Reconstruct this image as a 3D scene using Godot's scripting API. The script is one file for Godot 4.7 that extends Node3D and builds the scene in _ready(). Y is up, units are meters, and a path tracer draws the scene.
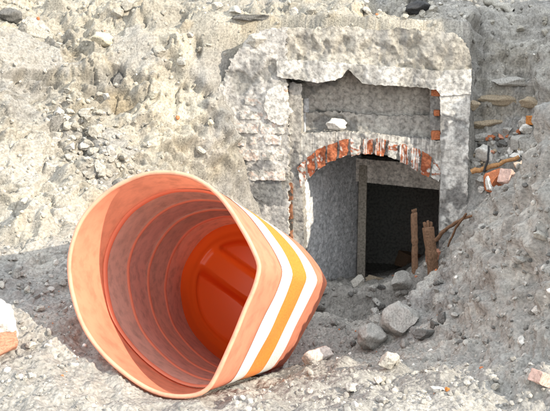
extends Node3D
# Excavated pit with a walled-up cellar doorway and a crushed orange traffic drum.

const CAM := Vector3(0, 1.0, 0)
const PITCH := 11.0
const FOC := 850.0
var cam_basis := Basis()
var rng := RandomNumberGenerator.new()
var nz := {}
var M := {}
var used := {}

# ------------------------------------------------------------------ helpers
func ray(x: float, y: float) -> Vector3:
	return cam_basis * Vector3((x - 275.0) / FOC, (205.5 - y) / FOC, -1.0)

func at(x: float, y: float, depth: float) -> Vector3:
	return CAM + ray(x, y) * depth

func lin(r: float, g: float, b: float) -> Color:
	return Color(r, g, b).linear_to_srgb()

func noise(seed_value: int, freq: float, octaves := 3, cellular := false) -> FastNoiseLite:
	var n := FastNoiseLite.new()
	n.seed = seed_value
	n.frequency = freq
	n.fractal_octaves = octaves
	if cellular:
		n.noise_type = FastNoiseLite.TYPE_CELLULAR
		n.cellular_return_type = FastNoiseLite.RETURN_DISTANCE
		n.fractal_type = FastNoiseLite.FRACTAL_NONE
	else:
		n.noise_type = FastNoiseLite.TYPE_SIMPLEX_SMOOTH
	return n

func grain_texture(seed_value: int, freq: float, lo: float, hi: float, size := 512, octaves := 5) -> ImageTexture:
	var n := noise(seed_value, freq, octaves)
	n.fractal_gain = 0.62
	var im := n.get_seamless_image(size, size)
	im.convert(Image.FORMAT_RGB8)
	var data := im.get_data()
	for i in data.size():
		data[i] = int(clampf(lerpf(lo, hi, data[i] / 255.0), 0.0, 1.0) * 255.0)
	return ImageTexture.create_from_image(Image.create_from_data(size, size, false, Image.FORMAT_RGB8, data))

func bump_texture(seed_value: int, freq: float, strength: float, size := 512, octaves := 5) -> ImageTexture:
	var n := noise(seed_value, freq, octaves)
	n.fractal_gain = 0.6
	var im := n.get_seamless_image(size, size)
	im.convert(Image.FORMAT_RGBA8)
	im.bump_map_to_normal_map(strength)
	return ImageTexture.create_from_image(im)

func material(c: Color, rough: float, tex: Texture2D = null, nrm: Texture2D = null, tile := 4.0, nscale := 1.0, vcol := false, world := true) -> StandardMaterial3D:
	var m := StandardMaterial3D.new()
	m.albedo_color = c
	m.roughness = rough
	m.metallic_specular = 0.3
	m.cull_mode = BaseMaterial3D.CULL_DISABLED
	m.vertex_color_use_as_albedo = vcol
	if tex or nrm:
		m.uv1_triplanar = true
		m.uv1_world_triplanar = world
		m.uv1_scale = Vector3.ONE * tile
	if tex:
		m.albedo_texture = tex
	if nrm:
		m.normal_enabled = true
		m.normal_texture = nrm
		m.normal_scale = nscale
	return m

func numbered(called: String) -> String:
	var k: int = used.get(called, 0)
	used[called] = k + 1
	return called if k == 0 else "%s_%03d" % [called, k]

func thing(called: String, label: String, category: String, group := "", where := Vector3.ZERO) -> Node3D:
	var o := Node3D.new()
	o.name = numbered(called)
	add_child(o)
	o.position = where
	tag(o, label, category, group)
	return o

func tag(o: Node, label: String, category: String, group := "") -> void:
	o.set_meta("label", label)
	o.set_meta("category", category)
	if group:
		o.set_meta("group", group)

func put(mesh: Mesh, called: String, m: Material, parent: Node = self, xf := Transform3D()) -> MeshInstance3D:
	var o := MeshInstance3D.new()
	o.mesh = mesh
	o.material_override = m
	o.name = numbered(called) if parent == self else called
	parent.add_child(o, true)
	o.transform = xf
	return o

func mesh_of(v: PackedVector3Array, n: PackedVector3Array, c: PackedColorArray, idx: PackedInt32Array) -> ArrayMesh:
	var a := []
	a.resize(Mesh.ARRAY_MAX)
	a[Mesh.ARRAY_VERTEX] = v
	if n.size():
		a[Mesh.ARRAY_NORMAL] = n
	if c.size():
		a[Mesh.ARRAY_COLOR] = c
	a[Mesh.ARRAY_INDEX] = idx
	var m := ArrayMesh.new()
	m.add_surface_from_arrays(Mesh.PRIMITIVE_TRIANGLES, a)
	return m

func smooth_normals(v: PackedVector3Array, idx: PackedInt32Array) -> PackedVector3Array:
	var n := PackedVector3Array()
	n.resize(v.size())
	for i in range(0, idx.size(), 3):
		var a := idx[i]
		var b := idx[i + 1]
		var c := idx[i + 2]
		var f := (v[c] - v[a]).cross(v[b] - v[a])
		n[a] += f
		n[b] += f
		n[c] += f
	for i in n.size():
		n[i] = n[i].normalized()
	return n

# ------------------------------------------------------------------ the wall's own frame
var W0 := Vector3()
var WT := Vector3()
var WN := Vector3()      # inward

func wall_setup() -> void:
	W0 = at(300, 200, 3.7)
	W0.y = 0.0
	var a := deg_to_rad(10.0)
	WT = Vector3(cos(a), 0, sin(a))
	WN = Vector3(sin(a), 0, -cos(a))

func wall_sh(x: float, y: float, d: float) -> Vector2:
	var r := ray(x, y)
	var k := ((W0 + WN * d) - CAM).dot(WN) / r.dot(WN)
	var p := CAM + r * k - W0
	return Vector2(p.dot(WT), p.y)

func wall_pt(s: float, h: float, d: float) -> Vector3:
	return W0 + WT * s + Vector3(0, h, 0) + WN * d

func poly_on_wall(pts: Array, d: float) -> PackedVector2Array:
	var out := PackedVector2Array()
	for p in pts:
		out.append(wall_sh(p[0], p[1], d))
	return out

# a rough plastered or stone slab: outline in the frame (o, t, up), front face at +n * 0, thickness backwards
func rough_slab(poly: PackedVector2Array, o: Vector3, t: Vector3, n: Vector3, thick: float, cell: float, amp: float, coarse: float, color_of: Callable, ragged := 0.004, flake := 0.0) -> ArrayMesh:
	var lo := poly[0]
	var hi := poly[0]
	for p in poly:
		lo = lo.min(p)
		hi = hi.max(p)
	lo -= Vector2.ONE * cell * 0.5
	var nx := int(ceil((hi.x - lo.x) / cell)) + 1
	var ny := int(ceil((hi.y - lo.y) / cell)) + 1
	var inside := PackedByteArray()
	inside.resize(nx * ny)
	var rg: FastNoiseLite = nz.rag
	var fine: FastNoiseLite = nz.fine
	var mid: FastNoiseLite = nz.mid
	var patch: FastNoiseLite = nz.patch
	for j in ny:
		for i in nx:
			inside[j * nx + i] = 1 if Geometry2D.is_point_in_polygon(lo + Vector2(i + 0.5, j + 0.5) * cell, poly) else 0
	var v := PackedVector3Array()
	var c := PackedColorArray()
	var idx := PackedInt32Array()
	var id := PackedInt32Array()
	id.resize((nx + 1) * (ny + 1))
	id.fill(-1)
	var sides := []
	for j in ny:
		for i in nx:
			if not inside[j * nx + i]:
				continue
			var q4 := [0, 0, 0, 0]
			for k in 4:
				var gi := i + (k & 1)
				var gj := j + (k >> 1)
				var g := gj * (nx + 1) + gi
				if id[g] < 0:
					var q := lo + Vector2(gi, gj) * cell
					if gi == 0 or gj == 0 or gi >= nx or gj >= ny or not (inside[gj * nx + gi] and inside[gj * nx + gi - 1] and inside[(gj - 1) * nx + gi] and inside[(gj - 1) * nx + gi - 1]):
						# on the outline: slide onto it, then nibble at it
						var best := q
						var bd := 1e9
						for e in poly.size():
							var w := Geometry2D.get_closest_point_to_segment(q, poly[e], poly[(e + 1) % poly.size()])
							if w.distance_squared_to(q) < bd:
								bd = w.distance_squared_to(q)
								best = w
						q = best
						if ragged > 0.0:
							q += Vector2(rg.get_noise_3d(q.x * 90.0, q.y * 90.0, o.z * 300.0), rg.get_noise_3d(q.x * 90.0 + 700.0, q.y * 90.0, o.z * 300.0)) * ragged * 1.6
					var p := o + t * q.x + Vector3(0, q.y, 0)
					var e := mid.get_noise_3d(p.x, p.y, p.z) * coarse + fine.get_noise_3d(p.x, p.y, p.z) * amp
					if flake > 0.0:
						e += smoothstep(-0.06, 0.02, patch.get_noise_3d(p.x, p.y, p.z) + 0.12) * flake
					id[g] = v.size()
					c.append(color_of.call(p))
					v.append(p + n * e)
				q4[k] = id[g]
			idx.append_array([q4[0], q4[2], q4[1], q4[1], q4[2], q4[3]])
			if i == 0 or not inside[j * nx + i - 1]: sides.append([q4[0], q4[2]])
			if i == nx - 1 or not inside[j * nx + i + 1]: sides.append([q4[3], q4[1]])
			if j == 0 or not inside[(j - 1) * nx + i]: sides.append([q4[1], q4[0]])
			if j == ny - 1 or not inside[(j + 1) * nx + i]: sides.append([q4[2], q4[3]])
	var nor := smooth_normals(v, idx)
	for s in sides:
		var a: Vector3 = v[s[0]]
		var b: Vector3 = v[s[1]]
		var ca: Color = c[s[0]]
		var cb: Color = c[s[1]]
		var f := -(b - a).cross(n).normalized()
		var k := v.size()
		v.append_array([a, b, b - n * thick, a - n * thick])
		c.append_array([ca, cb, cb, ca])
		nor.append_array([f, f, f, f])
		idx.append_array([k, k + 2, k + 1, k, k + 3, k + 2])
	return mesh_of(v, nor, c, idx)

# ------------------------------------------------------------------ terrain
var tps_p := PackedVector3Array()   # x, z, height
var tps_w := PackedFloat64Array()

func tps_solve() -> void:
	var n := tps_p.size()
	var m := n + 3
	var A := []
	for i in m:
		var row := PackedFloat64Array()
		row.resize(m + 1)
		A.append(row)
	for i in n:
		for j in n:
			A[i][j] = tps_k(tps_p[i].x - tps_p[j].x, tps_p[i].y - tps_p[j].y)
		A[i][i] += 0.004
		A[i][n] = 1.0
		A[i][n + 1] = tps_p[i].x
		A[i][n + 2] = tps_p[i].y
		A[n][i] = 1.0
		A[n + 1][i] = tps_p[i].x
		A[n + 2][i] = tps_p[i].y
		A[i][m] = tps_p[i].z
	for k in m:
		var best := k
		for i in range(k + 1, m):
			if absf(A[i][k]) > absf(A[best][k]):
				best = i
		var sw = A[k]
		A[k] = A[best]
		A[best] = sw
		var rk: PackedFloat64Array = A[k]
		for i in range(k + 1, m):
			var f: float = A[i][k] / rk[k]
			if f != 0.0:
				var ri: PackedFloat64Array = A[i]
				for j in range(k, m + 1):
					ri[j] -= f * rk[j]
				A[i] = ri
	tps_w.resize(m)
	for k in range(m - 1, -1, -1):
		var s: float = A[k][m]
		for j in range(k + 1, m):
			s -= A[k][j] * tps_w[j]
		tps_w[k] = s / A[k][k]

func tps_k(dx: float, dz: float) -> float:
	var r2 := dx * dx + dz * dz
	return r2 * log(r2) if r2 > 1e-9 else 0.0

func tps_at(x: float, z: float) -> float:
	var n := tps_p.size()
	var s := tps_w[n] + tps_w[n + 1] * x + tps_w[n + 2] * z
	for i in n:
		s += tps_w[i] * tps_k(x - tps_p[i].x, z - tps_p[i].y)
	return s

const HX0 := -2.2
const HZ0 := -5.2
const HSTEP := 0.05
const HNX := 89
const HNZ := 125
var coarse_h := PackedFloat32Array()

func base_pit(x: float, z: float) -> float:
	var fx := clampf((x - HX0) / HSTEP, 0.0, HNX - 1.001)
	var fz := clampf((z - HZ0) / HSTEP, 0.0, HNZ - 1.001)
	var i := int(fx)
	var j := int(fz)
	var u := fx - i
	var w := fz - j
	var k := j * HNX + i
	return lerpf(lerpf(coarse_h[k], coarse_h[k + 1], u), lerpf(coarse_h[k + HNX], coarse_h[k + HNX + 1], u), w)

func plateau(x: float, z: float) -> float:
	return 1.075 + clampf(-z - 3.6, 0.0, 30.0) * 0.2

func door_dip(s: float, d: float) -> float:
	return (0.085 + 0.07 * clampf(s / 0.57, 0.0, 1.0)) * smoothstep(-0.42, -0.06, d) * smoothstep(-0.25, 0.0, s) * (1.0 - smoothstep(0.6, 0.82, s))

func height(x: float, z: float) -> float:
	var h := base_pit(x, z)
	var px := x - W0.x
	var pz := z - W0.z
	var s := px * WT.x + pz * WT.z
	var d := px * WN.x + pz * WN.z
	h -= door_dip(s, d)
	if s > -0.62 and s < 0.9:
		var side := smoothstep(-0.62, -0.45, s) * (1.0 - smoothstep(0.69, 0.75, s))
		h = lerpf(h, plateau(x, z), smoothstep(0.015, 0.13, d) * side)
	return h

func steps(list: Array) -> PackedFloat32Array:
	# [start, [end, step at end], ...] with steps that grow smoothly
	var out := PackedFloat32Array([list[0]])
	var p: float = list[0]
	var st: float = list[1]
	for k in range(2, list.size()):
		var e: float = list[k][0]
		var st2: float = list[k][1]
		var a := p
		while p < e - 1e-4:
			var f := clampf((p - a) / (e - a), 0.0, 1.0)
			p = minf(p + lerpf(st, st2, f), e)
			out.append(p)
		st = st2
	return out

var gx := PackedFloat32Array()
var gz := PackedFloat32Array()
var gpos := PackedVector3Array()
var gnor := PackedVector3Array()
var gcol := PackedColorArray()

func soil_color(p: Vector3, region: float, e: float) -> Color:
	# region 0 grey pit soil .. 1 pale sand bank
	var n1: float = nz.c1.get_noise_3d(p.x, p.y, p.z)
	var n2: float = nz.c2.get_noise_3d(p.x, p.y, p.z)
	var n3: float = nz.c3.get_noise_3d(p.x, p.y, p.z)
	var grey := Color(0.31, 0.297, 0.273)
	var sand := Color(0.325, 0.303, 0.257)
	var c := grey.lerp(sand, clampf(region + n2 * 0.25, 0.0, 1.0))
	c = c.lerp(Color(0.42, 0.39, 0.33), clampf((n1 - 0.12) * 2.2, 0.0, 0.75) * region)         # cream sand patches
	c = c.lerp(Color(0.29, 0.24, 0.165), clampf((n2 - 0.22) * 2.0, 0.0, 0.5) * region)           # ochre clay
	c = c.lerp(Color(0.27, 0.265, 0.255), clampf((-n1 - 0.12) * 2.4, 0.0, 0.7))                 # grey clay
	c = c.lerp(Color(0.4, 0.385, 0.35), clampf((n2 - 0.05) * 1.5, 0.0, 0.5) * (1.0 - region))   # dry crust on the grey soil
	var f := 1.0 + n3 * 0.32 + n2 * 0.25
	return Color(c.r * f, c.g * f, c.b * f)

# bulges, hollows, patches of other earth and of painted shade seen in the photograph: pixel, half-size in pixels, tilt, height in metres, colour, weight, how crisp the edge is
var feats := []
func feature(x: float, y: float, rx: float, ry: float, tilt: float, lift: float, c: Color, weight: float, crisp := 0.5, far := 0.0) -> void:
	var p := on_ground(x, y)
	if far > 0.0:
		p = at(x, y, far)
	var z := (p - CAM).dot(-cam_basis.z)
	var a := deg_to_rad(-tilt)
	var u := cam_basis * Vector3(cos(a), sin(a), 0)
	var v := cam_basis * Vector3(-sin(a), cos(a), 0)
	feats.append([p, u / (rx / FOC * z), v / (ry / FOC * z), maxf(rx, ry) / FOC * z * 1.7 + 0.1, lift, c, weight, crisp])

func place_features() -> void:
	var g := Color(0.29, 0.28, 0.26)
	var cream := Color(0.45, 0.42, 0.35)
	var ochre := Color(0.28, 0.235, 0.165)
	var dark := Color(0.18, 0.172, 0.158)  # crevice and undercut shade put into the soil colour; also one dark clod
	var floorp := Color(0.3, 0.291, 0.27)
	var palew := Color(0.4, 0.382, 0.345)
	feature(30, 62, 48, 26, 18, 0.05, g, 0.8, 0.75)            # smooth grey clay face
	feature(36, 28, 16, 7, 22, 0.03, palew, 0.8, 0.7)
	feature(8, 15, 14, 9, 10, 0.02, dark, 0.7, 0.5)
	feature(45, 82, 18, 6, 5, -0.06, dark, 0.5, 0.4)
	feature(92, 150, 34, 30, 45, 0.0, Color(0.3, 0.285, 0.255), 0.35, 0.3)  # darker tone painted in for the shadow gaps between the clods
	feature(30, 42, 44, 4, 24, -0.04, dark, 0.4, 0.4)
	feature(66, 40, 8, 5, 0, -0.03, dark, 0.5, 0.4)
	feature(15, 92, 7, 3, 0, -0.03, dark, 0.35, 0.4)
	feature(72, 60, 13, 16, 0, -0.03, ochre, 0.55, 0.3)
	feature(135, 58, 32, 26, 20, 0.04, g, 0.75, 0.7)           # lumpy grey mass
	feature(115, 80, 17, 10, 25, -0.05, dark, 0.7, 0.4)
	feature(150, 84, 18, 4, -12, -0.02, ochre, 0.5, 0.4)  # shading under the grey mass, painted as a strip of colour
	feature(116, 101, 26, 14, -6, -0.05, ochre, 0.8, 0.4)      # brown hollow
	feature(178, 108, 34, 36, 10, 0.03, cream, 0.9, 0.5)       # cream sand
	feature(182, 55, 16, 26, -8, 0.02, cream, 0.8, 0.5)
	feature(160, 145, 26, 12, -15, 0.02, cream, 0.7, 0.5)
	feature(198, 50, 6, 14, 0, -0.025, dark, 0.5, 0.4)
	feature(112, 148, 32, 15, 38, 0.025, g, 0.85, 0.7)         # smooth grey slab of clay
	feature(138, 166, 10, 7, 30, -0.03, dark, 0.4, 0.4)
	feature(30, 165, 42, 42, 20, 0.02, palew, 0.7, 0.4)        # smooth pale slope
	feature(35, 222, 50, 12, 4, 0.0, palew, 0.8, 0.4)
	feature(92, 235, 14, 18, 30, 0.0, palew, 0.5, 0.4)
	feature(205, 150, 18, 24, 0, 0.02, Color(0.33, 0.31, 0.285), 0.6, 0.4)
	feature(418, 5, 16, 9, 0, 0.03, Color(0.07, 0.07, 0.07), 0.9, 0.6)
	feature(470, 330, 70, 16, 6, -0.01, g, 0.5, 0.3)
	feature(350, 400, 90, 14, -3, 0.01, floorp, 0.75, 0.3)
	feature(500, 390, 60, 16, -3, 0.0, floorp, 0.65, 0.3)
	feature(30, 385, 60, 30, 0, 0.01, floorp, 0.75, 0.3)
	feature(160, 405, 70, 8, 0, 0.0, floorp, 0.6, 0.3)
	feature(330, 295, 30, 14, 0, 0.0, Color(0.21, 0.2, 0.185), 0.5, 0.3)
	feature(395, 305, 45, 16, 5, 0.0, Color(0.24, 0.23, 0.21), 0.4, 0.3)
	feature(510, 60, 40, 22, -15, 0.0, Color(0.3, 0.275, 0.232), 0.6, 0.4)
	feature(500, 105, 40, 20, 0, 0.0, Color(0.29, 0.262, 0.217), 0.6, 0.4)

var under := {}       # lowest drum surface above each 12 mm square
func under_key(x: float, z: float) -> int:
	return int(floor(x / 0.012)) * 10000 + int(floor(z / 0.012))

func map_drum() -> void:
	for j in 121:
		for i in DSEG:
			for f in 3:
				var p := drum_pt(i, j / 120.0, 0.004).lerp(drum_pt(i + 1, j / 120.0, 0.004), f / 3.0)
				for ox in [-0.006, 0.006]:
					for oz in [-0.006, 0.006]:
						var k := under_key(p.x + ox, p.z + oz)
						if p.y < under.get(k, 99.0):
							under[k] = p.y
	for i in DSEG:
		for f in 40:
			var p := (d_e + (drum_pt(i, 1.0, 0.0) - d_e) * (f / 40.0)) + d_axis * 0.01
			var k := under_key(p.x, p.z)
			if p.y < under.get(k, 99.0):
				under[k] = p.y
	for pass_no in 6:
		var more := {}
		for k in under:
			for o in [1, -1, 10000, -10000, 10001, 9999, -10001, -9999]:
				if not under.has(k + o):
					more[k + o] = minf(more.get(k + o, 99.0), under[k] + 0.004)
		under.merge(more)

func build_ground() -> void:
	# heights read off the photograph: pixel and distance along the view
	var pts := [
		[0, 411, 2.0], [90, 411, 2.02], [195, 402, 2.15], [275, 411, 2.1], [350, 411, 2.15], [450, 411, 2.15], [550, 411, 2.1],
		[0, 330, 2.3], [0, 300, 2.4], [40, 330, 2.3], [0, 235, 2.75], [70, 245, 2.75], [283, 368, 2.93], [240, 383, 2.5],
		[330, 360, 2.78], [330, 315, 3.4], [310, 316, 3.5], [360, 301, 3.6], [400, 299, 3.55], [400, 335, 3.0], [450, 350, 2.55], [450, 300, 2.95], [435, 276, 3.42], [443, 260, 3.5], [460, 236, 3.42],
		[550, 300, 2.35], [550, 200, 2.55], [550, 95, 2.75], [480, 207, 3.1], [510, 183, 2.98], [538, 135, 2.83], [500, 260, 2.8], [500, 330, 2.5],
		[0, 150, 3.1], [0, 50, 3.4], [0, 0, 3.8], [100, 200, 3.1], [100, 100, 3.5], [100, 30, 3.68], [100, 0, 4.0],
		[200, 100, 3.62], [190, 170, 3.48], [200, 30, 3.72], [200, 0, 4.2], [50, 130, 3.27], [50, 70, 3.5], [150, 130, 3.46], [150, 60, 3.62], [205, 70, 3.64], [212, 45, 3.66], [228, 110, 3.67], [226, 40, 3.7], [225, 175, 3.6], [232, 75, 3.69], [250, 150, 3.76], [255, 60, 3.8],
		[265, 290, 3.62], [235, 235, 3.62], [290, 310, 3.3],
		[500, 60, 3.74], [500, 120, 3.66], [490, 185, 3.52], [545, 60, 3.68], [545, 130, 3.5], [500, 0, 4.3], [550, 0, 4.2], [478, 150, 3.6], [478, 60, 3.7],
		[472, 212, 3.4],
	]
	for p in pts:
		var w := at(p[0], p[1], p[2])
		tps_p.append(Vector3(w.x, w.z, w.y))
	# outside the frame: the trench goes on behind the viewer and to the right, the bank goes on behind; an unseen rise at right is shaped to block sun and sky
	for p in [[0.0, -1.4, 0.1], [-0.8, -1.4, 0.18], [0.8, -1.3, 0.1], [0.0, 0.4, 0.0], [-2.0, -1.5, 0.7], [-2.0, -2.8, 1.0], [-2.0, -4.0, 1.3], [1.9, -1.2, 0.1], [2.2, 0.2, 0.0], [-1.8, 0.6, 0.4],
			[1.15, -2.5, 0.92], [1.7, -3.0, 0.75], [1.32, -3.45, 1.42], [1.6, -3.32, 1.85], [2.0, -3.25, 2.1], [1.17, -3.2, 0.5], [1.6, -2.95, 0.7], [1.9, -2.2, 0.5], [1.9, -3.8, 1.1], [0.3, -4.4, 1.22], [-0.6, -4.6, 1.25], [1.3, -4.6, 1.25], [-1.6, -5.0, 1.35], [1.3, -1.8, 0.12]]:
		tps_p.append(Vector3(p[0], p[1], p[2]))
	tps_solve()
	coarse_h.resize(HNX * HNZ)
	for j in HNZ:
		for i in HNX:
			coarse_h[j * HNX + i] = tps_at(HX0 + i * HSTEP, HZ0 + j * HSTEP)
	place_features()
	map_drum()
	gx = steps([-45.0, 9.0, [-2.2, 0.1], [-1.25, 0.005], [1.2, 0.005], [2.2, 0.1], [45.0, 9.0]])
	gz = steps([-45.0, 9.0, [-5.0, 0.09], [-4.2, 0.008], [-3.2, 0.0048], [-1.85, 0.0045], [-1.2, 0.05], [1.0, 0.2], [45.0, 9.0]])
	var nx := gx.size()
	var ny := gz.size()
	print("ground grid ", nx, " x ", ny)
	var hs := PackedFloat32Array()
	hs.resize(nx * ny)
	for j in ny:
		for i in nx:
			hs[j * nx + i] = height(gx[i], gz[j])
	gpos.resize(nx * ny)
	var col := PackedColorArray()
	col.resize(nx * ny)
	var big: FastNoiseLite = nz.big
	var lump: FastNoiseLite = nz.lump
	var clod: FastNoiseLite = nz.clod
	var peb: FastNoiseLite = nz.peb
	var grit: FastNoiseLite = nz.grit
	var warp: FastNoiseLite = nz.warp
	for j in ny:
		var j0 := maxi(j - 3, 0)
		var j1 := mini(j + 3, ny - 1)
		for i in nx:
			var k := j * nx + i
			var i0 := maxi(i - 3, 0)
			var i1 := mini(i + 3, nx - 1)
			var x := gx[i]
			var z := gz[j]
			var n := Vector3(-(hs[j * nx + i1] - hs[j * nx + i0]) / (gx[i1] - gx[i0]), 1.0, -(hs[j1 * nx + i] - hs[j0 * nx + i]) / (gz[j1] - gz[j0])).normalized()
			var p := Vector3(x, hs[k], z)
			var near := x > -1.7 and x < 1.7 and z > -4.9 and z < -1.0
			# the pale sand bank lies left of and behind the drum; the pit floor and the right mound are grey
			var bank := smoothstep(-0.06, 0.06, (p.y - 0.36) - (x + 0.75) * 0.1 + warp.get_noise_2d(x, z) * 0.06) * (1.0 - smoothstep(0.55, 0.8, x))
			var e := 0.0
			if near:
				var w := warp.get_noise_3d(x * 2.0, p.y * 2.0, z * 2.0) * 0.05
				var rmask := lump.get_noise_3d(x * 0.3 + 9.0, p.y * 0.3, z * 0.3)
				var rough := 0.12 + 1.5 * smoothstep(-0.25, 0.35, rmask) if bank > 0.5 else 0.75 + 0.7 * clampf(rmask + 0.35, 0.0, 1.0) + 0.5 * smoothstep(0.45, 0.7, x)
				var ce := 1.0 + clod.get_noise_3d(x + w, p.y * 1.3, z + w)       # 0 in the cell's middle
				var pe := 1.0 + peb.get_noise_3d(x, p.y, z + w)
				var steep := 1.0 - n.y
				e = big.get_noise_3d(x, p.y, z) * (0.035 + 0.05 * steep + 0.03 * bank)
				e += lump.get_noise_3d(x, p.y, z) * (0.016 + 0.02 * steep + 0.016 * bank * rough + 0.012 * smoothstep(0.45, 0.7, x))
				e += (0.55 - ce) * 0.022 * rough * (0.6 + steep + 0.5 * bank)
				e += (0.5 - pe) * 0.006 * rough
				e += grit.get_noise_3d(x, p.y, z) * 0.005 * minf(rough, 1.0)
				var ly := fposmod(p.y / 0.16 + warp.get_noise_3d(x * 0.7, p.y * 0.7, z * 0.7) * 2.2 + lump.get_noise_3d(x, p.y, z) * 0.2, 1.0)
				e += (smoothstep(0.0, 0.8, ly) - smoothstep(0.86, 1.0, ly)) * 0.04 * bank * clampf(0.4 + warp.get_noise_2d(x * 1.5 + 40.0, z * 1.5) * 1.6, 0.0, 1.0)
				e -= smoothstep(0.05, 0.0, absf(nz.crack.get_noise_3d(x, p.y, z))) * 0.022 * bank
				var ws := (x - W0.x) * WT.x + (z - W0.z) * WT.z
				var wd := (x - W0.x) * WN.x + (z - W0.z) * WN.z
				if ws > -0.5 and ws < 0.74:
					e *= 1.0 - 0.85 * smoothstep(-0.06, 0.0, wd) * (1.0 - smoothstep(0.1, 0.2, wd))
			var c := soil_color(p, bank, e)
			if near:
				var fw := warp.get_noise_3d(x * 4.0, p.y * 4.0, z * 4.0) * 0.45 + lump.get_noise_3d(x, p.y, z) * 0.25
				for ft in feats:
					var o: Vector3 = p - ft[0]
					if o.length_squared() > ft[3] * ft[3]:
						continue
					var u := o.dot(ft[1])
					var v := o.dot(ft[2])
					var r := sqrt(u * u + v * v) + fw
					if r > 1.0:
						continue
					var wgt := smoothstep(1.0, ft[7], r)
					if ft[7] >= 0.7:
						e *= 1.0 - 0.7 * wgt
					e += ft[4] * wgt
					var tc: Color = ft[5]
					var f: float = 1.0 + nz.c3.get_noise_3d(p.x, p.y, p.z) * 0.4
					c = c.lerp(Color(tc.r * f, tc.g * f, tc.b * f), wgt * ft[6])
			p += n * e
			var uk := under_key(p.x, p.z)
			if under.has(uk):
				p.y = minf(p.y, under[uk] - 0.004)
			gpos[k] = p
			col[k] = c
	var idx := PackedInt32Array()
	for j in ny - 1:
		for i in nx - 1:
			var cx := (gx[i] + gx[i + 1]) * 0.5 - W0.x
			var cz := (gz[j] + gz[j + 1]) * 0.5 - W0.z
			var s := cx * WT.x + cz * WT.z
			var d := cx * WN.x + cz * WN.z
			if s > -0.1 and s < 0.66 and d > -0.014 and d < 0.14 and (gpos[j * nx + i].y < 1.0):
				continue      # the doorway: no earth face across it
			var k := j * nx + i
			idx.append_array([k, k + 1, k + nx, k + 1, k + nx + 1, k + nx])
	gcol = col
	gnor = smooth_normals(gpos, idx)
	if gnor[(ny / 2) * nx + nx / 2].y < 0.0:
		for i in gnor.size():
			gnor[i] = -gnor[i]
	var g := put(mesh_of(gpos, gnor, col, idx), "ground", M.soil)
	g.set_meta("kind", "structure")
	# rubble floor going on through the doorway
	var v := PackedVector3Array()
	var c2 := PackedColorArray()
	var id2 := PackedInt32Array()
	var cols := 100
	var rows := 110
	for j in rows + 1:
		var d := -0.07 + 1.5 * pow(float(j) / rows, 1.4)
		for i in cols + 1:
			var s := -0.1 + 0.76 * i / cols
			var q := W0 + WT * s + WN * minf(d, -0.02)
			var p := W0 + WT * s + WN * d
			p.y = base_pit(q.x, q.z) - door_dip(s, minf(d, 0.0)) + 0.008 * smoothstep(-0.06, -0.02, d) - 0.09 * smoothstep(-0.035, -0.07, d) - maxf(d, 0.0) * 0.22
			p.y += lump.get_noise_3d(p.x, 0.0, p.z) * 0.02 + (0.5 - 1.0 - clod.get_noise_3d(p.x, 0.0, p.z)) * 0.03 + grit.get_noise_3d(p.x, 0.0, p.z) * 0.006
			v.append(p)
			c2.append(soil_color(p, 0.0, 0.0))
	for j in rows:
		for i in cols:
			var k := j * (cols + 1) + i
			id2.append_array([k, k + cols + 1, k + 1, k + 1, k + cols + 1, k + cols + 2])
	put(mesh_of(v, smooth_normals(v, id2), c2, id2), "doorway_floor", M.soil).set_meta("kind", "structure")

func snapped_ground(p: Vector3) -> Vector3:
	if gpos.is_empty():
		return p
	var i := clampi(gx.bsearch(p.x), 1, gx.size() - 2)
	var j := clampi(gz.bsearch(p.z), 1, gz.size() - 2)
	var q := gpos[j * gx.size() + i]
	return q if q.distance_to(p) < 0.15 else p

# first point of the ground along a pixel's ray
func on_ground(x: float, y: float, from := 1.7) -> Vector3:
	var r := ray(x, y)
	var k := from
	while k < 6.0:
		var p := CAM + r * k
		var s := (p.x - W0.x) * WT.x + (p.z - W0.z) * WT.z
		var d := (p.x - W0.x) * WN.x + (p.z - W0.z) * WN.z
		if s > -0.08 and s < 0.64 and d > -0.02 and p.y < 0.6:
			var q := W0 + WT * s - WN * 0.02
			if p.y < base_pit(q.x, q.z) - door_dip(s, 0.0) - maxf(d, 0.0) * 0.22:
				return p
		elif p.y < height(p.x, p.z):
			return snapped_ground(p)
		k += 0.01
	return CAM + r * 4.0

# ------------------------------------------------------------------ stones
var rocks := []

func icosphere(level: int) -> Array:
	var t := (1.0 + sqrt(5.0)) / 2.0
	var v := PackedVector3Array([Vector3(-1, t, 0), Vector3(1, t, 0), Vector3(-1, -t, 0), Vector3(1, -t, 0), Vector3(0, -1, t), Vector3(0, 1, t), Vector3(0, -1, -t), Vector3(0, 1, -t), Vector3(t, 0, -1), Vector3(t, 0, 1), Vector3(-t, 0, -1), Vector3(-t, 0, 1)])
	for i in v.size():
		v[i] = v[i].normalized()
	var f := PackedInt32Array([0, 11, 5, 0, 5, 1, 0, 1, 7, 0, 7, 10, 0, 10, 11, 1, 5, 9, 5, 11, 4, 11, 10, 2, 10, 7, 6, 7, 1, 8, 3, 9, 4, 3, 4, 2, 3, 2, 6, 3, 6, 8, 3, 8, 9, 4, 9, 5, 2, 4, 11, 6, 2, 10, 8, 6, 7, 9, 8, 1])
	for l in level:
		var g := PackedInt32Array()
		var mids := {}
		for i in range(0, f.size(), 3):
			var m := [0, 0, 0]
			for k in 3:
				var a := f[i + k]
				var b := f[i + (k + 1) % 3]
				var key := mini(a, b) * 100000 + maxi(a, b)
				if not mids.has(key):
					mids[key] = v.size()
					v.append(((v[a] + v[b]) * 0.5).normalized())
				m[k] = mids[key]
			g.append_array([f[i], m[0], m[2], f[i + 1], m[1], m[0], f[i + 2], m[2], m[1], m[0], m[1], m[2]])
		f = g
	return [v, f]

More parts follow.
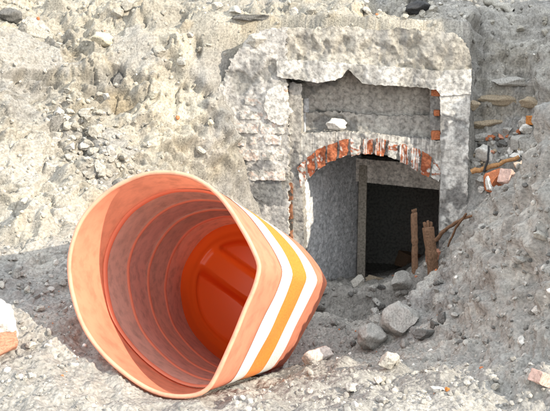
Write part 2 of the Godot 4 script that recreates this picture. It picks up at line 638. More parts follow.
# a broken stone: a ball cut by random planes, then roughened; unit half-size
func rock_mesh(seed_value: int, cuts: int, level: int, rough: float, boxy := 0.0, flat := false) -> ArrayMesh:
	var ico := icosphere(level)
	var v: PackedVector3Array = ico[0]
	var f: PackedInt32Array = ico[1]
	var r := RandomNumberGenerator.new()
	r.seed = seed_value
	var planes := []
	for i in cuts:
		planes.append([Vector3(r.randfn(), r.randfn(), r.randfn()).normalized(), r.randf_range(0.5, 0.85)])
	if boxy > 0.0:
		for a in [Vector3.RIGHT, Vector3.LEFT, Vector3.UP, Vector3.DOWN, Vector3.FORWARD, Vector3.BACK]:
			planes.append([a, boxy])
	var nn := noise(seed_value + 5, 1.6, 4)
	for i in v.size():
		var p := v[i]
		for pl in planes:
			var d: float = p.dot(pl[0])
			if d > pl[1]:
				p -= pl[0] * (d - pl[1])
		p *= 1.0 + nn.get_noise_3d(p.x, p.y, p.z) * rough
		v[i] = p
	# bring it to unit half-size
	var lo := v[0]
	var hi := v[0]
	for p in v:
		lo = lo.min(p)
		hi = hi.max(p)
	for i in v.size():
		v[i] = ((v[i] - lo) / (hi - lo) - Vector3.ONE * 0.5) * 2.0
	for i in range(0, f.size(), 3):
		var sw := f[i + 1]
		f[i + 1] = f[i + 2]
		f[i + 2] = sw
	if flat:
		var w := PackedVector3Array()
		var g := PackedInt32Array()
		for i in f.size():
			w.append(v[f[i]])
			g.append(i)
		v = w
		f = g
	return mesh_of(v, smooth_normals(v, f), PackedColorArray(), f)

# a stone seen at a pixel, its size in pixels, resting on the ground there
func stone(called: String, label: String, category: String, x: float, y: float, w: float, h: float, m: Material, variant: int, turn := Vector3.ZERO, group := "", sink := 0.25, deep := 0.8, place := Vector3.INF) -> MeshInstance3D:
	var p := on_ground(x, y + h * 0.35) if place == Vector3.INF else place
	var z := (p - CAM).dot(-cam_basis.z)
	var sx := w / FOC * z * 0.5
	var sy := h / FOC * z * 0.5
	var b := Basis.from_euler(turn * (PI / 180.0)) * Basis.from_scale(Vector3(sx, sy, (sx + sy) * 0.5 * deep))
	var o := put(rocks[variant % rocks.size()], called, m, self, Transform3D(b, p + Vector3(0, sy * (1.0 - sink * 2.0), 0)))
	tag(o, label, category, group)
	return o

# ------------------------------------------------------------------ bars, boards, tubes
func tube(path: PackedVector3Array, radii: PackedFloat32Array, seg := 8, closed := false) -> ArrayMesh:
	var v := PackedVector3Array()
	var n := PackedVector3Array()
	var idx := PackedInt32Array()
	var m := path.size()
	var up := Vector3(0.13, 0.97, 0.21).normalized()
	for i in m:
		var a := path[(i - 1 + m) % m] if closed or i > 0 else path[i]
		var b := path[(i + 1) % m] if closed or i < m - 1 else path[i]
		var t := (b - a).normalized()
		var x := up.cross(t).normalized()
		var y := t.cross(x)
		for k in seg:
			var ang := TAU * k / seg
			var d := x * cos(ang) + y * sin(ang)
			v.append(path[i] + d * radii[mini(i, radii.size() - 1)])
			n.append(d)
	var rings := m if closed else m - 1
	for i in rings:
		for k in seg:
			var a := i * seg + k
			var b := i * seg + (k + 1) % seg
			var c := ((i + 1) % m) * seg + k
			var d := ((i + 1) % m) * seg + (k + 1) % seg
			idx.append_array([a, c, b, b, c, d])
	if not closed:
		for e in [0, m - 1]:
			var c0 := v.size()
			v.append(path[e])
			n.append((path[e] - path[1 if e == 0 else m - 2]).normalized())
			for k in seg:
				idx.append_array([c0, e * seg + k, e * seg + (k + 1) % seg])
	return mesh_of(v, n, PackedColorArray(), idx)

# a board or brick with chipped edges: box of half-size h with n cells a side, roughened
func rough_box(h: Vector3, div: Vector3i, amp: float, seed_value: int, round_r := 0.004) -> ArrayMesh:
	var v := PackedVector3Array()
	var idx := PackedInt32Array()
	var nn := noise(seed_value, 18.0, 3)
	var axes := [[0, 1, 2], [1, 2, 0], [2, 0, 1]]
	for ax in axes:
		for sgn in [-1.0, 1.0]:
			var du: int = div[ax[1]]
			var dv: int = div[ax[2]]
			var k0 := v.size()
			for i in du + 1:
				for j in dv + 1:
					var p := Vector3()
					p[ax[0]] = sgn * h[ax[0]]
					p[ax[1]] = lerpf(-h[ax[1]], h[ax[1]], float(i) / du)
					p[ax[2]] = lerpf(-h[ax[2]], h[ax[2]], float(j) / dv)
					var q := p.clamp(-(h - Vector3.ONE * round_r), h - Vector3.ONE * round_r)
					if p != q:
						p = q + (p - q).normalized() * round_r
					p += p.normalized() * nn.get_noise_3d(p.x, p.y, p.z) * amp
					v.append(p)
			for i in du:
				for j in dv:
					var a := k0 + i * (dv + 1) + j
					if sgn > 0.0:
						idx.append_array([a, a + 1, a + dv + 1, a + 1, a + dv + 2, a + dv + 1])
					else:
						idx.append_array([a, a + dv + 1, a + 1, a + 1, a + dv + 1, a + dv + 2])
	var nor := smooth_normals(v, idx)
	for i in nor.size():
		if nor[i].dot(v[i]) < 0.0:
			nor[i] = -nor[i]
	return mesh_of(v, nor, PackedColorArray(), idx)

# ------------------------------------------------------------------ the traffic drum
func resample(pts: Array, count: int) -> PackedVector2Array:
	# Catmull-Rom through the points, count samples without the last one
	var dense := PackedVector2Array()
	var n := pts.size()
	for i in n - 1:
		var p0 := Vector2(pts[maxi(i - 1, 0)][0], pts[maxi(i - 1, 0)][1])
		var p1 := Vector2(pts[i][0], pts[i][1])
		var p2 := Vector2(pts[i + 1][0], pts[i + 1][1])
		var p3 := Vector2(pts[mini(i + 2, n - 1)][0], pts[mini(i + 2, n - 1)][1])
		for k in 12:
			dense.append(p1.cubic_interpolate(p2, p0, p3, k / 12.0))
	dense.append(Vector2(pts[n - 1][0], pts[n - 1][1]))
	var total := 0.0
	for i in dense.size() - 1:
		total += dense[i].distance_to(dense[i + 1])
	var out := PackedVector2Array()
	var run := 0.0
	var i := 0
	for k in count:
		var want := total * k / count
		while run + dense[i].distance_to(dense[i + 1]) < want:
			run += dense[i].distance_to(dense[i + 1])
			i += 1
		out.append(dense[i].lerp(dense[i + 1], (want - run) / maxf(dense[i].distance_to(dense[i + 1]), 1e-6)))
	return out

const DSEG := 112
var d_rim := PackedVector3Array()
var d_end := PackedVector3Array()
var d_o := Vector3()
var d_e := Vector3()
var d_axis := Vector3()

func section(parts: Array, o: Vector3, soften: int) -> PackedVector3Array:
	var counts := [24, 32, 28, 28]
	var out := PackedVector3Array()
	for i in 4:
		for q in resample(parts[i], counts[i]):
			var r := ray(q.x, q.y)
			out.append(CAM + r * ((o - CAM).dot(d_axis) / r.dot(d_axis)))
	for k in soften:
		var soft := out.duplicate()
		for i in out.size():
			soft[i] = out[i] * 0.5 + (out[(i + 1) % out.size()] + out[(i + out.size() - 1) % out.size()]) * 0.25
		out = soft
	return out

func drum_pt(i: int, t: float, off: float) -> Vector3:
	# a point of the wall at the fraction t from the rim, moved outwards by off
	var k := i % DSEG
	var p := d_rim[k].lerp(d_end[k], t)
	var c := d_o.lerp(d_e, t)
	var a := d_rim[(k + DSEG - 1) % DSEG].lerp(d_end[(k + DSEG - 1) % DSEG], t)
	var b := d_rim[(k + 1) % DSEG].lerp(d_end[(k + 1) % DSEG], t)
	var n := (b - a).cross(d_axis).normalized()
	if n.dot(p - c) < 0.0:
		n = -n
	return p + n * (off + nz.dent.get_noise_3d(p.x, p.y, p.z) * 0.006)

func drum_band(t0: float, t1: float, rows: int, off: Callable, inward := false) -> ArrayMesh:
	var v := PackedVector3Array()
	var idx := PackedInt32Array()
	for j in rows + 1:
		var t := lerpf(t0, t1, float(j) / rows)
		for i in DSEG:
			v.append(drum_pt(i, t, off.call(t)))
	for j in rows:
		for i in DSEG:
			var a := j * DSEG + i
			var b := j * DSEG + (i + 1) % DSEG
			if inward:
				idx.append_array([a, b, a + DSEG, b, b + DSEG, a + DSEG])
			else:
				idx.append_array([a, a + DSEG, b, b, a + DSEG, b + DSEG])
	return mesh_of(v, smooth_normals(v, idx), PackedColorArray(), idx)

func shape_drum() -> void:
	d_o = at(165, 285, 2.2)
	d_e = at(253, 296, 2.98)
	d_axis = (d_e - d_o).normalized()
	d_rim = section([
		[[261, 266], [254, 288], [243, 312], [228, 349], [214, 380], [207, 391]],
		[[207, 391], [195, 396], [180, 396.5], [160, 393], [137, 383], [115, 367], [95, 345], [80, 318], [71, 287]],
		[[71, 287], [69, 262], [73, 240], [80, 222], [92, 205], [107, 191], [125, 180], [146, 173]],
		[[146, 173], [168, 172.5], [188, 176], [206, 186], [226, 205], [243, 230], [254, 249], [261, 266]]], d_o, 2)
	d_end = section([
		[[328, 283], [315, 312], [298, 342], [284, 364]],
		[[284, 364], [266, 371], [246, 371], [226, 364], [208, 351], [193, 333], [184, 313], [180, 291]],
		[[180, 291], [182, 272], [190, 254], [203, 238], [220, 227], [240, 222]],
		[[240, 222], [262, 224], [283, 232], [303, 247], [319, 265], [328, 283]]], d_e, 1)

func build_drum() -> void:
	var per := 0.0
	var per2 := 0.0
	for i in DSEG:
		per += d_rim[i].distance_to(d_rim[(i + 1) % DSEG])
		per2 += d_end[i].distance_to(d_end[(i + 1) % DSEG])
	print("drum length ", d_o.distance_to(d_e), " rim diameter ", per / PI, " end diameter ", per2 / PI)
	var lowest := Vector3(0, 9, 0)
	for p in d_rim:
		if p.y < lowest.y:
			lowest = p
	var root := thing("traffic_drum", "crushed orange plastic traffic drum with two white stripes lying on its side", "traffic drum", "", lowest)
	var sh := Transform3D(Basis(), -lowest)
	var outer := func(t: float) -> float: return 0.0
	var inner := func(t: float) -> float: return -0.005
	for b in [[0.0, 0.256], [0.789, 1.0]]:
		var body := put(drum_band(b[0], b[1], 12, outer), "shell", M.drum_out, root, sh)
		body.set_meta("label", "faded salmon orange plastic wall")
	var lining := put(drum_band(0.25, 0.985, 26, inner, true), "inner_wall", M.drum_in, root, sh)
	lining.set_meta("label", "dusty brownish pink inside of the drum")
	var st := func(t: float) -> float: return 0.0016
	for s in [[0.255, 0.415], [0.615, 0.79]]:
		var o := put(drum_band(s[0], s[1], 6, st), "white_stripe", M.stripe_white, root, sh)
		o.set_meta("label", "white reflective stripe")
	put(drum_band(0.417, 0.613, 6, st), "orange_stripe", M.stripe_orange, root, sh).set_meta("label", "bright orange reflective stripe")
	# rim lip
	var lip := PackedVector3Array()
	for i in DSEG:
		lip.append(drum_pt(i, 0.004, 0.0005))
	put(tube(lip, PackedFloat32Array([0.006]), 10, true), "rim", M.drum_rim, root, sh)
	# moulded ribs inside
	for r in [[0.245, 0.0055, 0.024], [0.43, 0.005, 0.012], [0.625, 0.005, 0.012], [0.80, 0.005, 0.012]]:
		var hw: float = r[2] / 0.83 * 0.5
		var t0: float = r[0]
		var hgt: float = r[1]
		var prof := func(t: float) -> float: return -0.0055 - hgt * sqrt(maxf(0.0, 1.0 - pow((t - t0) / hw, 2.0)))
		put(drum_band(t0 - hw, t0 + hw, 8, prof, true), "rib", M.drum_rib, root, sh)
	# closed end with two pressed-in pockets and the grip bar between them
	var v := PackedVector3Array()
	var idx := PackedInt32Array()
	var rings := 44
	var g0 := (at(256, 274, 3.0) - at(208, 243, 3.0)).normalized()
	g0 = (g0 - d_axis * g0.dot(d_axis)).normalized()
	var g1 := d_axis.cross(g0).normalized()
	var gc := at(232, 275, 2.98) - d_e
	var q0 := gc.dot(g1)
	for j in rings + 1:
		var f := float(j) / rings
		for i in DSEG:
			var p := drum_pt(i, 0.985, -0.0045)
			var c := d_o.lerp(d_e, 0.985)
			var w := c + (p - c) * (1.0 - f)
			var q := (w - d_e).dot(g1) - q0
			var rr := 1.0 - f
			var lift := 0.0
			var edge := smoothstep(0.9, 0.8, rr)
			lift += edge * 0.012
			lift += smoothstep(0.78, 0.68, rr) * smoothstep(0.045, 0.06, absf(q)) * 0.04
			lift -= edge * smoothstep(0.046, 0.034, absf(q)) * 0.01 * smoothstep(0.85, 0.75, rr)
			v.append(w - d_axis * lift)
	for j in rings:
		for i in DSEG:
			var a := j * DSEG + i
			var b := j * DSEG + (i + 1) % DSEG
			idx.append_array([a, b, a + DSEG, b, b + DSEG, a + DSEG])
	var cap := put(mesh_of(v, smooth_normals(v, idx), PackedColorArray(), idx), "end_cap", M.drum_cap, root, sh)
	cap.set_meta("label", "glossy red-orange closed end with pressed pockets and grip")

# ------------------------------------------------------------------ the masonry
func mixed(cols: Array, key: String, gain := 1.6) -> Callable:
	# patches of the colours in cols, split by two noises
	var a: FastNoiseLite = nz[key]
	var b: FastNoiseLite = nz.c3
	var s: FastNoiseLite = nz.c2
	return func(p: Vector3) -> Color:
		var u := clampf(0.5 + a.get_noise_3d(p.x, p.y, p.z) * gain, 0.0, 0.999) * (cols.size() - 1)
		var i := int(u)
		var c: Color = cols[i].lerp(cols[i + 1], smoothstep(0.3, 0.7, u - i))
		var f := 1.0 + b.get_noise_3d(p.x, p.y, p.z) * 0.4 + s.get_noise_3d(p.x, p.y * 0.4, p.z) * 0.25
		return Color(c.r * f, c.g * f, c.b * f)

# whitewash run down over brick in vertical drips
func drips(base: Callable, run: Color) -> Callable:
	var a: FastNoiseLite = nz.stain
	return func(p: Vector3) -> Color:
		var c: Color = base.call(p)
		var s := (p - W0).dot(WT)
		return c.lerp(run, smoothstep(-0.02, 0.12, a.get_noise_2d(s * 9.0, p.y * 0.35)))

# a coat that has flaked off in patches over what lies below, with stains
func coat(below: Color, over: Color, stain: Color) -> Callable:
	var a: FastNoiseLite = nz.patch
	var b: FastNoiseLite = nz.c3
	var s: FastNoiseLite = nz.stain
	return func(p: Vector3) -> Color:
		var c := below.lerp(over, smoothstep(-0.06, 0.02, a.get_noise_3d(p.x, p.y, p.z) + 0.12))
		c = c.lerp(stain, clampf(s.get_noise_3d(p.x, p.y * 0.35, p.z) * 2.2 - 0.1, 0.0, 0.7))
		var f := 1.0 + b.get_noise_3d(p.x, p.y, p.z) * 0.3
		return Color(c.r * f, c.g * f, c.b * f)

func slab_px(pts: Array, d: float, thick: float, cell: float, amp: float, coarse: float, colors: Callable, ragged := 0.004, flake := 0.0) -> ArrayMesh:
	return rough_slab(poly_on_wall(pts, d), W0 + WN * d, WT, -WN, thick, cell, amp, coarse, colors, ragged, flake)

func build_wall() -> void:
	var white := Color(0.6, 0.585, 0.55)
	var pale := Color(0.42, 0.405, 0.37)
	var grey := Color(0.24, 0.235, 0.225)
	var dark := Color(0.1, 0.09, 0.08)
	var red := Color(0.33, 0.105, 0.05)
	var wl := thing("cellar_wall", "old whitewashed brick cellar wall with arched doorway, half dug out", "wall", "", wall_pt(0.25, 0.0, 0.0))
	var sh := Transform3D(Basis(), -wl.position)
	put(slab_px([[214, 130], [220, 86], [232, 58], [250, 38], [266, 30], [287, 27], [287, 80], [289, 150], [288, 300], [190, 300], [200, 200]], 0.0, 0.13, 0.006, 0.0035, 0.016, coat(Color(0.3, 0.29, 0.265), Color(0.5, 0.48, 0.45), grey), 0.01, 0.007), "wall_face", M.plaster, wl, sh)
	put(slab_px([[286, 27], [310, 29], [340, 26], [372, 30], [400, 28], [430, 32], [452, 32], [464, 40], [470, 56], [472, 70], [440, 72], [370, 67], [300, 62], [286, 62]], 0.012, 0.1, 0.006, 0.004, 0.03, coat(Color(0.31, 0.29, 0.25), Color(0.43, 0.405, 0.355), grey), 0.008, 0.008), "upper_course", M.plaster, wl, sh)
	put(slab_px([[277, 61], [300, 60], [370, 65], [440, 71], [472, 69], [471, 94], [441, 96], [437, 90], [425, 88], [400, 86], [375, 85], [362, 83], [354, 75], [348, 69], [343, 76], [335, 80], [318, 83], [300, 80], [277, 77]], -0.012, 0.14, 0.005, 0.0025, 0.014, coat(pale, white, grey), 0.0028, 0.004), "lintel", M.plaster, wl, sh)
	put(slab_px([[440, 92], [471, 92], [469, 130], [467, 215], [466, 300], [440, 300], [439, 240], [441, 160]], -0.006, 0.2, 0.005, 0.0025, 0.014, coat(grey, white, grey), 0.0028, 0.004), "pier", M.plaster, wl, sh)
	put(slab_px([[280, 60], [455, 66], [455, 158], [280, 150]], 0.15, 0.1, 0.007, 0.008, 0.03, coat(grey, Color(0.34, 0.325, 0.3), pale), 0.0, 0.012), "niche_back", M.plaster, wl, sh)
	put(slab_px([[289, 82], [302, 84], [301, 134], [299, 166], [303, 190], [305, 300], [289, 300]], 0.03, 0.2, 0.005, 0.004, 0.01, coat(grey, Color(0.33, 0.315, 0.29), pale), 0.004, 0.005), "jamb", M.plaster, wl, sh)  # greyer than the wall: partial shade is put into the jamb colour
	put(slab_px([[297, 134], [335, 132], [385, 135], [442, 141], [442, 166], [425, 157], [410, 150], [390, 142], [370, 141], [350, 142], [330, 148], [313, 155], [299, 168]], 0.035, 0.13, 0.005, 0.004, 0.008, drips(coat(grey, Color(0.34, 0.325, 0.3), pale), Color(0.5, 0.485, 0.45)), 0.003, 0.005), "spandrel", M.plaster, wl, sh)  # the grey coat has the partial shade above the arch painted in
	put(slab_px([[297, 113], [330, 111], [380, 115], [431, 116], [431, 150], [297, 145]], 0.118, 0.06, 0.006, 0.008, 0.02, coat(grey, Color(0.34, 0.325, 0.3), pale), 0.008, 0.01), "niche_stones", M.plaster, wl, sh)
	# strip at the right of the niche with bare bricks
	put(slab_px([[430, 88], [442, 88], [442, 165], [430, 160]], 0.06, 0.12, 0.005, 0.005, 0.008, mixed([grey, pale, grey], "patch"), 0.003), "niche_edge", M.plaster, wl, sh)
	for b in [[436.0, 92.5, 10.0, 7.0], [437.0, 113.0, 6.0, 6.0], [436.0, 135.0, 9.0, 9.0]]:
		var q := wall_sh(b[0], b[1], 0.05)
		put(rough_box(Vector3(b[2] / 850.0 * 3.58 * 0.5, b[3] / 850.0 * 3.58 * 0.5, 0.03), Vector3i(5, 4, 3), 0.005, int(b[1])), "brick", M.brick, wl, Transform3D(Basis(WT, Vector3.UP, -WN), wall_pt(q.x, q.y, 0.06) - wl.position))
	# the arch, brick by brick
	var intra := [[300, 190], [306, 181], [316, 171], [328, 163], [345, 157], [365, 154], [385, 156.5], [403, 163], [420, 172], [441, 184]]
	var extra := [[296, 168], [302, 163], [312, 154], [325, 147], [345, 140], [367, 138], [390, 140], [410, 147], [427, 154], [444, 163]]
	var n_b := 13
	var a_in := resample(intra, n_b * 2)
	var a_ex := resample(extra, n_b * 2)
	a_in.append(Vector2(441, 184))
	a_ex.append(Vector2(444, 163))
	for i in n_b:
		var d := 0.02 + rng.randf_range(-0.006, 0.008)
		var q := []
		for e in [[a_in, 0.25], [a_in, 1.75], [a_ex, 1.8], [a_ex, 0.2]]:
			var arr: PackedVector2Array = e[0]
			var f: float = i * 2 + e[1]
			var p := arr[int(f)].lerp(arr[mini(int(f) + 1, arr.size() - 1)], f - int(f))
			p += Vector2(rng.randf_range(-1.0, 1.0), rng.randf_range(-1.3, 1.3))
			q.append(p)
		var c := [[q[0].x, q[0].y], [q[1].x, q[1].y], [q[2].x, q[2].y], [q[3].x, q[3].y]]
		var cols: Callable
		if i == 0 or i == 12:
			cols = mixed([white, pale, red, white], "patch_fine")
		elif i in [5, 8]:
			cols = mixed([pale, red, white, pale], "patch_fine")
		elif i in [6, 7, 9, 10]:
			cols = drips(mixed([red, Color(0.4, 0.14, 0.07), Color(0.27, 0.08, 0.04)], "patch_fine"), Color(0.6, 0.585, 0.55))
		else:
			cols = mixed([red, Color(0.4, 0.14, 0.07), Color(0.27, 0.08, 0.04), pale], "patch_fine", 1.0)
		put(slab_px(c, d, 0.13, 0.004, 0.005, 0.006, cols, 0.003), "brick", M.plaster, wl, sh)
	# mortar behind and between the arch bricks
	var bed := []
	for p in intra:
		bed.append([p[0], p[1] - 1.5])
	for k in range(extra.size() - 1, -1, -1):
		bed.append([extra[k][0], extra[k][1] + 1.0])
	put(slab_px(bed, 0.034, 0.11, 0.005, 0.006, 0.006, mixed([grey, pale, Color(0.5, 0.48, 0.44)], "patch_fine"), 0.003), "mortar", M.plaster, wl, sh)
	# whitewashed bricks showing through the wall left of the door
	for r in [[[240, 287], 112, 10, 2], [[232, 286], 123, 12, 2], [[230, 282], 136, 11, 3], [[236, 284], 150, 13, 2], [[244, 285], 98, 9, 2], [[250, 286], 172, 11, 1]]:
		var x0: float = r[0][0]
		var x1: float = r[0][1]
		var cnt: int = r[3]
		for k in cnt:
			var u0 := lerpf(x0, x1, float(k) / cnt) + rng.randf_range(-1, 2)
			var u1 := lerpf(x0, x1, float(k + 1) / cnt) - 1.3
			var y0: float = r[1] + rng.randf_range(-0.8, 0.8)
			var hh: float = r[2] - 1.8
			var c := [[u0, y0], [u1, y0 + 0.6], [u1 - 0.5, y0 + hh], [u0 + 0.5, y0 + hh - 0.5]]
			put(slab_px(c, -0.011 - rng.randf() * 0.007, 0.06, 0.005, 0.006, 0.008, mixed([pale, white, Color(0.62, 0.5, 0.43), white], "patch_fine"), 0.004), "brick", M.plaster, wl, sh)
	put(slab_px([[268, 90], [278, 85], [286, 87], [288, 106], [292, 112], [287, 116], [286, 126], [270, 121], [264, 106]], -0.016, 0.05, 0.004, 0.004, 0.012, coat(Color(0.55, 0.34, 0.24), white, white), 0.006, 0.006), "plaster_patch", M.plaster, wl, sh)
	for k in 4:
		var y0 := 184.0 + k * 19.0
		put(slab_px([[284, y0], [292, y0 - 1], [293, y0 + 16], [285, y0 + 17]], 0.012, 0.05, 0.004, 0.004, 0.008, mixed([Color(0.2, 0.09, 0.05), Color(0.3, 0.14, 0.08), dark], "patch_fine"), 0.003), "brick", M.plaster, wl, sh)
	# smooth grey patch
	put(slab_px([[232, 158], [262, 154], [276, 160], [286, 205], [270, 206], [240, 190], [222, 176]], -0.008, 0.05, 0.006, 0.003, 0.012, mixed([Color(0.21, 0.21, 0.205), Color(0.25, 0.245, 0.24)], "patch"), 0.006), "grey_patch", M.plaster, wl, sh)

	# passage behind the arch: left side wall, inner beam, post, and the dark cellar
	var dd := 0.62
	var s_in := wall_sh(360, 220, dd).x
	var a := wall_pt(0.005, 0, 0.1)
	var b := wall_pt(s_in, 0, dd)
	var t := (b - a).normalized()
	var nn := t.cross(Vector3.UP).normalized()
	if nn.dot(CAM - a) < 0.0:
		nn = -nn
	var L := a.distance_to(b)
	put(rough_slab(PackedVector2Array([Vector2(0, -0.5), Vector2(L, -0.5), Vector2(L, 0.75), Vector2(0, 0.75)]), a, t, nn, 0.1, 0.007, 0.0025, 0.007, mixed([Color(0.56, 0.565, 0.58), Color(0.62, 0.625, 0.635), Color(0.68, 0.68, 0.69)], "patch_fine"), 0.0), "passage_side", M.plaster, wl, sh)
	var bm := slab_px([[352, 158], [445, 166], [452, 191], [400, 186], [352, 181]], dd - 0.05, 0.12, 0.006, 0.003, 0.006, mixed([Color(0.6, 0.57, 0.52), Color(0.72, 0.69, 0.63)], "patch"), 0.002)
	put(bm, "inner_beam", M.plaster, wl, sh)
	var q0 := wall_sh(362.5, 165, dd - 0.04)
	var q1 := wall_sh(361.5, 300, dd - 0.04)
	var mid := wall_pt((q0.x + q1.x) * 0.5, (q0.y + q1.y) * 0.5, dd - 0.03)
	put(rough_box(Vector3(0.021, (q0.y - q1.y) * 0.5, 0.03), Vector3i(3, 30, 3), 0.004, 77), "door_post", M.wood_grey, wl, Transform3D(Basis(WT, Vector3.UP, -WN), mid - wl.position))
	# cellar room
	for w in [["ceiling", Vector3(0.3, 0.86, 0.97), Vector3(0.4, 0.06, 0.82)], ["room_floor", Vector3(0.3, -0.45, 0.9), Vector3(0.42, 0.05, 0.9)], ["room_back", Vector3(0.3, 0.2, 1.75), Vector3(0.42, 0.7, 0.05)], ["room_side", Vector3(0.7, 0.2, 1.0), Vector3(0.04, 0.72, 0.8)], ["room_side", Vector3(-0.12, 0.2, 0.97), Vector3(0.05, 0.75, 0.82)]]:
		var c: Vector3 = w[1]
		put(rough_box(w[2], Vector3i(6, 6, 6), 0.02, 5), w[0], M.cellar, wl, Transform3D(Basis(WT, Vector3.UP, -WN), wall_pt(c.x, c.y, c.z) - wl.position))

var tones := {}
func scatter(count: int, corners: Array, wmin: float, wmax: float, called: String, label: String, category: String, group: String, mats: Array) -> void:
	var poly := PackedVector2Array()
	for c in corners:
		poly.append(Vector2(c[0], c[1]))
	var lo := poly[0]
	var hi := poly[0]
	for p in poly:
		lo = lo.min(p)
		hi = hi.max(p)
	var done := 0
	while done < count:
		var q := Vector2(rng.randf_range(lo.x, hi.x), rng.randf_range(lo.y, hi.y))
		if not Geometry2D.is_point_in_polygon(q, poly):
			continue
		var g := on_ground(q.x, q.y)
		if under.has(under_key(g.x, g.z)):
			continue
		var w := lerpf(wmin, wmax, pow(rng.randf(), 2.0))
		var flat := rng.randf_range(0.5, 0.85)
		var m: Material = mats[rng.randi() % mats.size()]
		var kind := rng.randi() % 8
		var size_word: String = "tiny" if w < wmin + (wmax - wmin) * 0.08 else ("small" if w < wmin + (wmax - wmin) * 0.35 else ("middle-sized" if w < wmin + (wmax - wmin) * 0.7 else "large"))
		var shape_word: String = "flat" if flat < 0.6 else ("chunky" if flat > 0.75 else ["angular", "blunt"][kind % 2])
		stone(called, "%s %s %s %s" % [size_word, shape_word, tones.get(m, "grey"), label], category, q.x, q.y, w, w * flat, m, kind, Vector3(rng.randf_range(-25, 25), rng.randf() * 360, rng.randf_range(-25, 25)), group, 0.14, rng.randf_range(0.7, 1.1))
		done += 1

func stick(called: String, label: String, category: String, pts: Array, r0: float, r1: float, m: Material, parent: Node = self, sides := 7) -> MeshInstance3D:
	var path := PackedVector3Array()
	var rad := PackedFloat32Array()
	var n := pts.size()
	for i in n - 1:
		var a := at(pts[i][0], pts[i][1], pts[i][2])
		var b := at(pts[i + 1][0], pts[i + 1][1], pts[i + 1][2])
		for k in 6:
			path.append(a.lerp(b, k / 6.0))
	path.append(at(pts[n - 1][0], pts[n - 1][1], pts[n - 1][2]))
	var base := path[0]
	for i in path.size():
		var p := path[i]
		path[i] = p - base + Vector3(nz.fine.get_noise_3d(p.x, p.y, p.z), nz.fine.get_noise_3d(p.y, p.z, p.x), 0) * r0 * 0.7
		rad.append(lerpf(r0, r1, float(i) / (path.size() - 1)) * (1.0 + 0.35 * nz.fine.get_noise_3d(p.z * 3.0, p.x * 3.0, p.y * 3.0)))
	var o := put(tube(path, rad, sides), called, m, parent, Transform3D(Basis(), base))
	if parent == self:
		tag(o, label, category)
	return o

